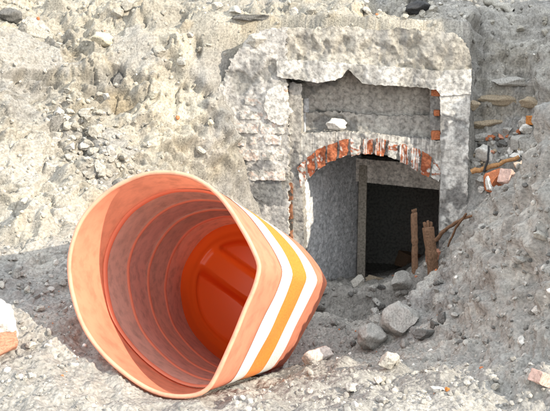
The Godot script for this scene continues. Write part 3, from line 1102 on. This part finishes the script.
func build_debris() -> void:
	var pale: Material = M.stone_pale
	tones = {M.stone_pale: "pale", M.stone_sand: "sandy", M.stone_grey: "grey", M.stone_soil: "dull brown-grey", M.stone_dark: "dark", M.stone_cream: "cream"}
	stone("boulder", "large rounded grey stone on the soil before the doorway", "stone", 402, 320, 44, 36, M.stone_grey, 0, Vector3(0, 20, 8), "", 0.15)
	stone("stone", "angular grey stone leaning beside the large rounded stone", "stone", 369, 337, 38, 30, M.stone_grey, 3, Vector3(10, 60, -20), "", 0.15)
	stone("stone", "pale round stone on light soil below the large rounded stone", "stone", 388, 368, 26, 19, pale, 1, Vector3(0, 40, 0), "", 0.2)
	stone("stone", "dark flat stone next to the large rounded stone", "stone", 427, 340, 26, 11, M.stone_dark, 2, Vector3(0, 10, 4), "", 0.1)
	stone("mortar_lump", "white mortar lump with pinkish brick lying near the drum", "mortar lump", 317, 356, 32, 24, M.mortar_rose, 5, Vector3(0, 15, 0), "", 0.15)
	stone("mortar_shard", "small white shard standing against the closed end of the drum", "mortar shard", 285, 362, 8, 16, M.stone_white, 4, Vector3(0, 0, -18), "", 0.1)
	stone("stone_block", "light grey angular block at the foot of the doorway", "stone", 400, 284, 27, 23, M.stone_grey, 6, Vector3(5, 30, 12), "", 0.1)
	stone("stone", "small pale stone at the foot of the doorpost", "stone", 358, 283, 15, 15, pale, 7, Vector3.ZERO, "", 0.1)
	stone("stone", "tan flat stone between doorpost and grey angular block", "stone", 376, 280, 22, 9, M.stone_tan, 2, Vector3(0, 0, -5), "", 0.1)
	stone("stone", "white round pebble on the grey mound slope", "stone", 527, 306, 11, 11, M.stone_white, 1, Vector3.ZERO, "white pebbles on the mound slope", 0.1)
	stone("stone", "white round pebble on the grey mound slope", "stone", 516, 338, 10, 11, M.stone_white, 0, Vector3.ZERO, "white pebbles on the mound slope", 0.1)
	stone("stone", "white stone lying on the upper part of the grey mound", "stone", 540, 240, 22, 10, pale, 6, Vector3(0, 20, -15), "", 0.2)
	stone("stone", "pale grey flat stone on the mound side", "stone", 520, 262, 24, 9, M.stone_grey, 5, Vector3(0, 20, -15), "", 0.2)
	# bricks
	stone("brick_fragment", "salmon brick fragment at the foot of the broken stakes", "brick", 432, 262, 15, 15, M.brick_pale, 9, Vector3(0, 15, 5), "", 0.05)
	stone("brick_fragment", "dull brown brick lying behind the broken stakes in the doorway", "brick", 410, 260, 26, 16, M.brick_brown, 8, Vector3(8, 35, -14), "", 0.2)
	stone("brick_fragment", "reddish brick shard with white mortar on pale soil", "brick", 541, 381, 26, 13, M.mortar_pink, 8, Vector3(0, 30, -25), "", 0.1)
	stone("brick_fragment", "orange brick with white mortar on its side in the debris corner", "brick", 496, 188, 20, 19, M.brick, 9, Vector3(10, 20, 15), "", 0.05, 0.8, at(496, 190, 3.36))
	stone("mortar_shard", "white mortar sliver stuck to orange brick in the debris corner", "mortar shard", 489, 187, 7, 16, M.stone_white, 4, Vector3(0, 0, 14), "", 0.1, 0.8, at(489, 190, 3.33))
	stone("brick_fragment", "pinkish brick piece resting on the orange brick", "brick", 507, 183, 17, 15, M.mortar_pink, 8, Vector3(0, 50, -25), "", 0.1, 0.8, at(507, 184, 3.32))
	stone("brick_fragment", "small orange brick bit beside the mound edge", "brick", 535, 124, 11, 9, M.brick_orange, 8, Vector3(0, 10, 0), "", 0.1)
	stone("mortar_lump", "white plaster chunk lying in the dark debris corner beside the pier", "mortar lump", 484, 158, 27, 20, M.stone_white, 6, Vector3(0, 10, -12), "", 0.05)
	stone("stone", "square light grey stone in the dark debris corner", "stone", 521, 147, 17, 14, M.stone_grey, 9, Vector3(0, 20, 5), "", 0.1)
	stone("stone", "small pale stone beside the white plaster chunk and pier", "stone", 474, 171, 11, 12, M.stone_grey, 1, Vector3.ZERO, "", 0.1)
	stone("mortar_lump", "small white mortar crumb above the brown lath", "mortar lump", 511, 153, 9, 9, M.stone_white, 2, Vector3(0, 30, 0), "mortar crumbs in the debris corner", 0.1)
	stone("mortar_lump", "small white mortar crumb above the brown lath", "mortar lump", 506, 158, 7, 7, M.stone_white, 0, Vector3(0, 70, 0), "mortar crumbs in the debris corner", 0.1)
	stone("stone", "round tan stone set in the earth beside the pier", "stone", 472, 98, 15, 11, M.stone_tan, 1, Vector3.ZERO, "", 0.2)
	# layers of stone in the dark bank
	for r in [[498, 100, 46, 13, "wide brown stone in the dark bank above the debris corner", 3], [532, 104, 30, 14, "broad brown stone in the dark bank beside the mound", 6], [492, 122, 44, 9, "thin brown stone ledge in the dark bank", 5], [483, 136, 34, 10, "grey flat stone ledge low in the dark bank", 1], [527, 125, 16, 16, "grey upright stone in the dark bank", 6], [506, 84, 40, 10, "grey flat stone high in the dark bank", 7]]:
		stone("bank_stone", r[4], "stone", r[0], r[1], r[2], r[3], M.stone_tan if r[4].contains("brown") else M.stone_grey, r[5], Vector3(0, 8, rng.randf_range(-4, 4)), "", 0.3, 0.45)
	# left bank
	stone("stone", "cream coloured stone sticking out of the sand bank", "stone", 102, 45, 24, 17, M.stone_cream, 6, Vector3(0, 30, 5), "", 0.2)
	stone("stone", "pale wedge of stone above the smooth grey clay face", "stone", 38, 28, 30, 14, pale, 9, Vector3(0, 20, -24), "", 0.25)
	stone("stone", "pale stone set in the top of the whitewashed wall", "stone", 256, 42, 24, 16, pale, 1, Vector3.ZERO, "", 0.2, 0.8, wall_pt(wall_sh(256, 46, 0).x, wall_sh(256, 46, 0).y, 0.0))
	stone("stone", "dark flat stone along the top edge of the wall", "stone", 250, 21, 40, 7, M.stone_dark, 10, Vector3(0, 5, -2), "", 0.3, 0.5)
	stone("clod", "dark clod in the corner above the grey clay face", "clod", 10, 14, 24, 16, M.stone_dark, 3, Vector3(0, 30, 0), "", 0.2)
	stone("clod", "dark crumbly clod in the hollow below the cream stone", "clod", 121, 77, 24, 13, M.stone_dark, 4, Vector3(0, 80, 15), "", 0.3)
	stone("tar_lump", "black lump lying on the bank above the lintel", "tar lump", 417, 7, 28, 16, M.tar, 3, Vector3(0, 20, 8), "", 0.1)
	scatter(110, [[48, 108], [66, 104], [96, 130], [130, 178], [138, 190], [104, 196], [78, 178], [56, 146]], 6, 16, "clod", "clod among the tumbled clods above the drum", "clod", "tumbled clods on the sand bank", [pale, M.stone_sand, M.stone_sand, M.stone_grey])
	scatter(80, [[36, 92], [90, 96], [150, 160], [150, 196], [100, 200], [60, 170]], 4, 8, "clod", "crumb strewn between the tumbled clods above the drum", "clod", "crumbs between the tumbled clods", [M.stone_sand, M.stone_sand, M.stone_grey, pale])
	scatter(34, [[308, 282], [350, 275], [446, 282], [470, 320], [430, 350], [345, 352], [322, 330]], 6, 15, "soil_lump", "lump on the rubble below the doorway", "soil lump", "lumps below the doorway", [M.stone_grey, M.stone_soil, M.stone_soil, M.stone_dark])
	scatter(40, [[0, 345], [60, 335], [120, 395], [260, 385], [340, 372], [550, 350], [550, 409], [0, 409]], 5, 14, "soil_lump", "lump on the pit floor before the drum", "soil lump", "lumps on the pit floor", [pale, M.stone_sand, M.stone_grey, M.stone_soil])
	scatter(26, [[0, 242], [66, 250], [66, 320], [0, 330]], 5, 13, "soil_lump", "lump lying in the shadow of the drum", "soil lump", "lumps in the drum's shadow", [M.stone_grey, M.stone_soil, M.stone_soil, pale])
	scatter(84, [[440, 290], [470, 225], [520, 190], [549, 150], [549, 340], [450, 345]], 4, 12, "soil_lump", "lump on the side of the mound", "soil lump", "lumps on the mound", [M.stone_grey, M.stone_soil, M.stone_soil, M.stone_dark])
	scatter(28, [[0, 0], [205, 0], [215, 100], [205, 165], [150, 170], [120, 130], [70, 100], [0, 100]], 5, 15, "clod", "clod sticking to the upper sand bank", "clod", "clods on the upper sand bank", [pale, M.stone_sand, M.stone_sand, M.stone_grey, M.stone_cream])
	scatter(36, [[215, 2], [548, 2], [548, 30], [480, 26], [400, 22], [215, 20]], 5, 14, "clod", "clod on the bank top behind the wall", "clod", "clods on the bank top", [pale, M.stone_sand, M.stone_sand, M.stone_grey])
	tones[M.brick] = "red brick"
	tones[M.brick_pale] = "salmon brick"
	tones[M.stone_white] = "white mortar"
	tones[M.stone_tan] = "tan"
	scatter(64, [[473, 140], [500, 132], [540, 128], [524, 172], [494, 197], [474, 196]], 5, 13, "rubble_piece", "piece in the debris corner by the pier", "rubble", "rubble in the debris corner", [M.brick, M.stone_dark, M.stone_dark, M.stone_soil, M.stone_tan, M.stone_white, M.brick_pale, M.stone_grey])
	scatter(16, [[372, 290], [400, 272], [440, 252], [448, 268], [430, 288], [390, 296]], 6, 14, "rubble_piece", "piece on the heap in the doorway", "rubble", "rubble in the doorway", [M.stone_dark, M.stone_soil, M.stone_soil, M.stone_grey, M.brick_pale, M.stone_pale])
	scatter(12, [[312, 290], [322, 272], [356, 276], [362, 292], [330, 300]], 6, 14, "rubble_piece", "piece at the foot of the passage wall", "rubble", "rubble at the passage wall", [M.stone_dark, M.stone_dark, M.stone_soil, M.stone_grey])
	# plastered brick at the edge of the picture
	var bp := on_ground(3, 352)
	var br := thing("plastered_brick", "upended brick with thick white plaster on the soil beside the drum", "brick", "", bp)
	var bb := Basis.from_euler(Vector3(0.1, 0.5, 0.08))
	put(rocks[9], "brick", M.brick_pale, br, Transform3D(bb * Basis.from_scale(Vector3(0.046, 0.038, 0.05)), Vector3(-0.014, 0.022, 0)))
	put(rocks[11], "plaster", M.stone_white, br, Transform3D(bb * Basis.from_scale(Vector3(0.05, 0.055, 0.052)), Vector3(-0.014, 0.09, 0)))
	# broken stakes and roots at the doorway
	for k in [["thin grey broken stake standing in the dark doorway", [415, 275, 3.66], [414, 212, 3.67], 0.013, M.wood_brown], ["thick brown broken stake with pale top beside the pier", [435, 285, 3.49], [428, 227, 3.48], 0.021, M.wood_brown]]:
		var lo := at(k[1][0], k[1][1], k[1][2])
		var hi := at(k[2][0], k[2][1], k[2][2])
		var up := (hi - lo).normalized()
		var bx := up.cross(Vector3(0.3, 0, 1)).normalized()
		var hl := lo.distance_to(hi) * 0.5
		var stake := thing("broken_stake", k[0], "stake", "", lo)
		var w: float = k[3]
		put(rough_box(Vector3(w, hl, w * 0.8), Vector3i(5, 40, 5), 0.011, int(k[1][0]), 0.006), "shaft", k[4], stake, Transform3D(Basis(bx, up, bx.cross(up)), up * hl))
		for q in 3:
			put(rough_box(Vector3(w * 0.3, w * rng.randf_range(0.6, 1.3), w * 0.25), Vector3i(2, 5, 2), 0.006, q + 3, 0.003), "splinter", k[4], stake, Transform3D(Basis(bx, up, bx.cross(up)) * Basis.from_euler(Vector3(0.1, q, 0.15)), up * (hl * 2.0) + bx * w * (q - 1) * 0.55))
	stick("root", "long thin root reaching from the stakes over the mound edge", "root", [[436, 240, 3.45], [447, 228, 3.38], [462, 219, 3.25], [480, 213, 3.12], [500, 203, 3.02]], 0.009, 0.003, M.wood_brown)
	stick("root", "dark crooked root hanging down below the pier", "root", [[466, 214, 3.2], [456, 228, 3.3], [448, 246, 3.38]], 0.005, 0.004, M.wood_brown)
	stick("lath", "orange brown lath in the debris corner", "lath", [[472, 172, 3.45], [495, 166, 3.42], [520, 157, 3.4]], 0.012, 0.008, M.wood_orange, self, 5)
	stick("lath", "pale pinkish lath leaning on the mound edge", "lath", [[515, 166, 3.3], [527, 160, 3.3], [540, 151, 3.28]], 0.012, 0.01, M.wood_pale, self, 5)
	stick("lath", "pinkish short lath above the orange brick", "lath", [[497, 183, 3.36], [502, 176, 3.36], [509, 170, 3.36]], 0.010, 0.009, M.mortar_pink, self, 5)
	stick("stick", "thin black stick across the white plaster chunk", "stick", [[484, 172, 3.42], [488, 160, 3.42], [489, 146, 3.44]], 0.005, 0.004, M.tar)
	stick("board", "weathered grey board lying on the bank top", "board", [[486, 0, 4.05], [498, 6, 4.02], [514, 13, 3.98]], 0.02, 0.018, M.stone_pale, self, 4)
	var s1 := on_ground(430, 402)
	var z1 := (s1 - CAM).dot(-cam_basis.z) - 0.012
	stick("twig", "thin straw coloured twig on the pale soil", "twig", [[412, 402, z1], [428, 401, z1], [446, 400, z1]], 0.0035, 0.002, M.wood_orange)
	stone("mortar_shard", "narrow white shard with orange end on pale soil", "mortar shard", 437, 394, 17, 6, M.stone_white, 5, Vector3(0, 10, -15), "", 0.0)
	stone("brick_fragment", "tiny orange brick crumb at the end of narrow white shard", "brick", 446, 396, 5, 5, M.brick_orange, 2, Vector3.ZERO, "", 0.0)
	# plaster lump on the ledge of the niche
	var lp := wall_sh(336, 129, 0.07)
	stone("mortar_lump", "white plaster lump lying on the ledge of the niche", "mortar lump", 336, 127, 22, 14, M.stone_white, 6, Vector3(0, 10, 4), "", 0.2, 0.7, wall_pt(lp.x, lp.y, 0.07))

func build_gravel() -> void:
	var nx := gx.size()
	var picks := []
	for j in gz.size():
		if gz[j] > -4.6 and gz[j] < -1.7:
			picks.append(j)
	var mm := MultiMesh.new()
	mm.transform_format = MultiMesh.TRANSFORM_3D
	mm.use_colors = true
	mm.mesh = rock_mesh(901, 7, 1, 0.35, 0.0, true)
	mm.instance_count = 15000
	for k in mm.instance_count:
		var j: int = picks[rng.randi() % picks.size()]
		var i := 0
		while true:
			i = rng.randi_range(1, nx - 2)
			if gx[i] > -1.35 and gx[i] < 1.3 and gnor[j * nx + i] != Vector3.ZERO and gpos[j * nx + i].y < under.get(under_key(gx[i], gz[j]), 99.0) - 0.05:
				break
		var g := j * nx + i
		var r := 0.0016 + 0.009 * pow(rng.randf(), 7.0)
		var b := Basis.from_euler(Vector3(rng.randf() * TAU, rng.randf() * TAU, rng.randf() * TAU)) * Basis.from_scale(Vector3(r * rng.randf_range(0.8, 1.4), r * rng.randf_range(0.6, 1.0), r))
		mm.set_instance_transform(k, Transform3D(b, gpos[g] + gnor[g] * r * 0.1))
		var f := rng.randf_range(0.6, 1.35)
		var c: Color = gcol[g] * f
		if rng.randf() < 0.03:
			c = Color(0.75, 0.74, 0.7)
		elif rng.randf() < 0.008:
			c = Color(0.45, 0.17, 0.08)
		mm.set_instance_color(k, c)
	var o := MultiMeshInstance3D.new()
	o.multimesh = mm
	o.material_override = M.gravel
	o.name = "gravel"
	add_child(o)
	tag(o, "loose grey and pale gravel scattered over pit soil and banks", "gravel")
	o.set_meta("kind", "stuff")

# ------------------------------------------------------------------ main
func _ready() -> void:
	rng.seed = 4711
	cam_basis = Basis(Vector3.RIGHT, deg_to_rad(-PITCH))
	var cam := Camera3D.new()
	cam.name = "camera"
	cam.transform = Transform3D(cam_basis, CAM)
	cam.fov = rad_to_deg(2.0 * atan(205.5 / FOC))
	cam.near = 0.05
	cam.far = 200.0
	add_child(cam)
	cam.current = true

	var env := Environment.new()
	env.background_mode = Environment.BG_SKY
	var sky := Sky.new()
	var sm := ProceduralSkyMaterial.new()
	sm.sky_top_color = Color(0.76, 0.78, 0.8)
	sm.sky_horizon_color = Color(0.92, 0.92, 0.9)
	sm.ground_bottom_color = Color(0.5, 0.48, 0.44)
	sm.ground_horizon_color = Color(0.7, 0.68, 0.65)
	sky.sky_material = sm
	env.sky = sky
	env.tonemap_mode = Environment.TONE_MAPPER_LINEAR
	env.tonemap_exposure = 1.66
	env.background_energy_multiplier = 2.25
	env.sdfgi_enabled = true
	env.ssao_enabled = true
	env.ssil_enabled = true
	var we := WorldEnvironment.new()
	we.name = "environment"
	we.environment = env
	add_child(we)
	var sun := DirectionalLight3D.new()
	sun.name = "sun"
	sun.light_energy = 1.35
	sun.light_color = Color(1.0, 0.95, 0.87)
	sun.light_angular_distance = 0.5
	sun.shadow_enabled = true
	add_child(sun)
	sun.look_at_from_position(Vector3(0.86, 0.5, 0.5), Vector3.ZERO)

	nz = {
		"rag": noise(1, 0.5, 4), "dent": noise(16, 3.2, 2), "crack": noise(17, 3.6, 3), "fine": noise(2, 22.0, 4), "mid": noise(3, 4.0, 3),
		"big": noise(4, 2.6, 3), "lump": noise(5, 9.0, 3), "clod": noise(6, 16.0, 1, true), "peb": noise(7, 42.0, 1, true), "grit": noise(8, 60.0, 2), "warp": noise(9, 3.0, 2),
		"c1": noise(10, 1.7, 3), "c2": noise(11, 6.0, 4), "c3": noise(12, 70.0, 2), "patch": noise(13, 4.5, 5), "patch_fine": noise(14, 18.0, 4), "stain": noise(15, 16.0, 5),
	}
	var t_soil := grain_texture(21, 0.03, 0.62, 1.25)
	var n_soil := bump_texture(22, 0.05, 6.0)
	var t_plast := grain_texture(23, 0.02, 0.6, 1.25)
	var n_plast := bump_texture(24, 0.03, 5.0)
	var t_dust := grain_texture(25, 0.01, 0.8, 1.12)
	var t_scuff := grain_texture(26, 0.05, 0.62, 1.28)
	var n_sheet := bump_texture(27, 0.2, 3.0)
	M.soil = material(Color.WHITE, 0.95, t_soil, n_soil, 5.0, 0.9, true)
	M.plaster = material(Color.WHITE, 0.92, t_plast, n_plast, 4.0, 0.7, true)
	M.gravel = material(Color.WHITE, 0.9, null, null, 1.0, 1.0, true)
	M.brick = material(lin(0.45, 0.16, 0.075), 0.9, t_soil, n_soil, 8.0, 0.7)
	M.cellar = material(lin(0.36, 0.35, 0.33), 0.95, t_soil, null, 3.0)
	M.wood_grey = material(lin(0.36, 0.33, 0.28), 0.85, t_plast, n_plast, 6.0, 0.8)
	M.wood_brown = material(lin(0.22, 0.13, 0.08), 0.85, t_plast, n_plast, 8.0, 0.8)
	M.stone_grey = material(lin(0.43, 0.415, 0.385), 0.9, t_soil, n_soil, 7.0, 0.7)
	M.stone_dark = material(lin(0.15, 0.146, 0.138), 0.9, t_soil, n_soil, 7.0, 0.7)
	M.stone_pale = material(lin(0.45, 0.43, 0.385), 0.9, t_soil, n_soil, 7.0, 0.7)
	M.stone_white = material(lin(0.68, 0.66, 0.62), 0.9, t_plast, n_soil, 7.0, 0.6)
	M.mortar_pink = material(lin(0.6, 0.42, 0.36), 0.9, t_plast, n_soil, 9.0, 0.6)
	M.mortar_rose = material(lin(0.66, 0.58, 0.53), 0.9, t_plast, n_soil, 9.0, 0.6)
	M.stone_tan = material(lin(0.4, 0.33, 0.24), 0.9, t_soil, n_soil, 7.0, 0.7)
	M.stone_cream = material(lin(0.52, 0.48, 0.38), 0.9, t_soil, n_soil, 7.0, 0.7)
	M.stone_sand = material(lin(0.38, 0.357, 0.31), 0.95, t_soil, n_soil, 7.0, 0.9)
	M.stone_soil = material(lin(0.29, 0.277, 0.255), 0.95, t_soil, n_soil, 7.0, 0.9)
	M.tar = material(lin(0.04, 0.04, 0.042), 0.6, t_soil, n_soil, 7.0, 0.9)
	M.brick_pale = material(lin(0.55, 0.27, 0.18), 0.9, t_soil, n_soil, 8.0, 0.7)
	M.brick_brown = material(lin(0.26, 0.17, 0.11), 0.9, t_soil, n_soil, 8.0, 0.7)
	M.brick_orange = material(lin(0.6, 0.24, 0.07), 0.9, t_soil, n_soil, 8.0, 0.7)
	M.wood_pale = material(lin(0.5, 0.4, 0.32), 0.85, t_plast, n_plast, 8.0, 0.8)
	M.wood_orange = material(lin(0.4, 0.22, 0.1), 0.85, t_plast, n_plast, 8.0, 0.8)
	M.drum_out = material(lin(0.76, 0.3, 0.19), 0.55, t_dust, null, 3.0)
	M.drum_rim = material(lin(0.76, 0.34, 0.23), 0.5, t_dust, null, 3.0)
	M.drum_in = material(lin(0.9, 0.72, 0.65), 0.75, t_dust, null, 4.0)
	M.drum_rib = material(lin(0.88, 0.38, 0.25), 0.6)
	M.drum_cap = material(lin(0.94, 0.13, 0.02), 0.22)
	M.stripe_white = material(lin(0.82, 0.81, 0.79), 0.45, t_scuff, n_sheet, 6.0, 0.25)
	M.stripe_orange = material(lin(0.86, 0.27, 0.05), 0.45, t_scuff, n_sheet, 6.0, 0.25)

	M.drum_cap.metallic_specular = 0.5
	for k in ["drum_out", "drum_in", "drum_rib", "drum_cap"]:
		var m: StandardMaterial3D = M[k]
		m.backlight_enabled = true
		m.backlight = {"drum_out": lin(0.55, 0.48, 0.42), "drum_in": Color(1, 0.85, 0.75), "drum_rib": lin(1.0, 0.35, 0.2), "drum_cap": lin(1.0, 0.11, 0.012)}[k]
	wall_setup()
	shape_drum()
	build_ground()
	build_wall()
	for i in 8:
		rocks.append(rock_mesh(100 + i, 9 + i % 4, 3, 0.2))
	for i in 2:
		rocks.append(rock_mesh(140 + i, 3, 3, 0.1, 0.55))
	for i in 3:
		rocks.append(rock_mesh(150 + i, 6, 3, 0.45, 0.62))
	build_drum()
	build_debris()
	build_gravel()
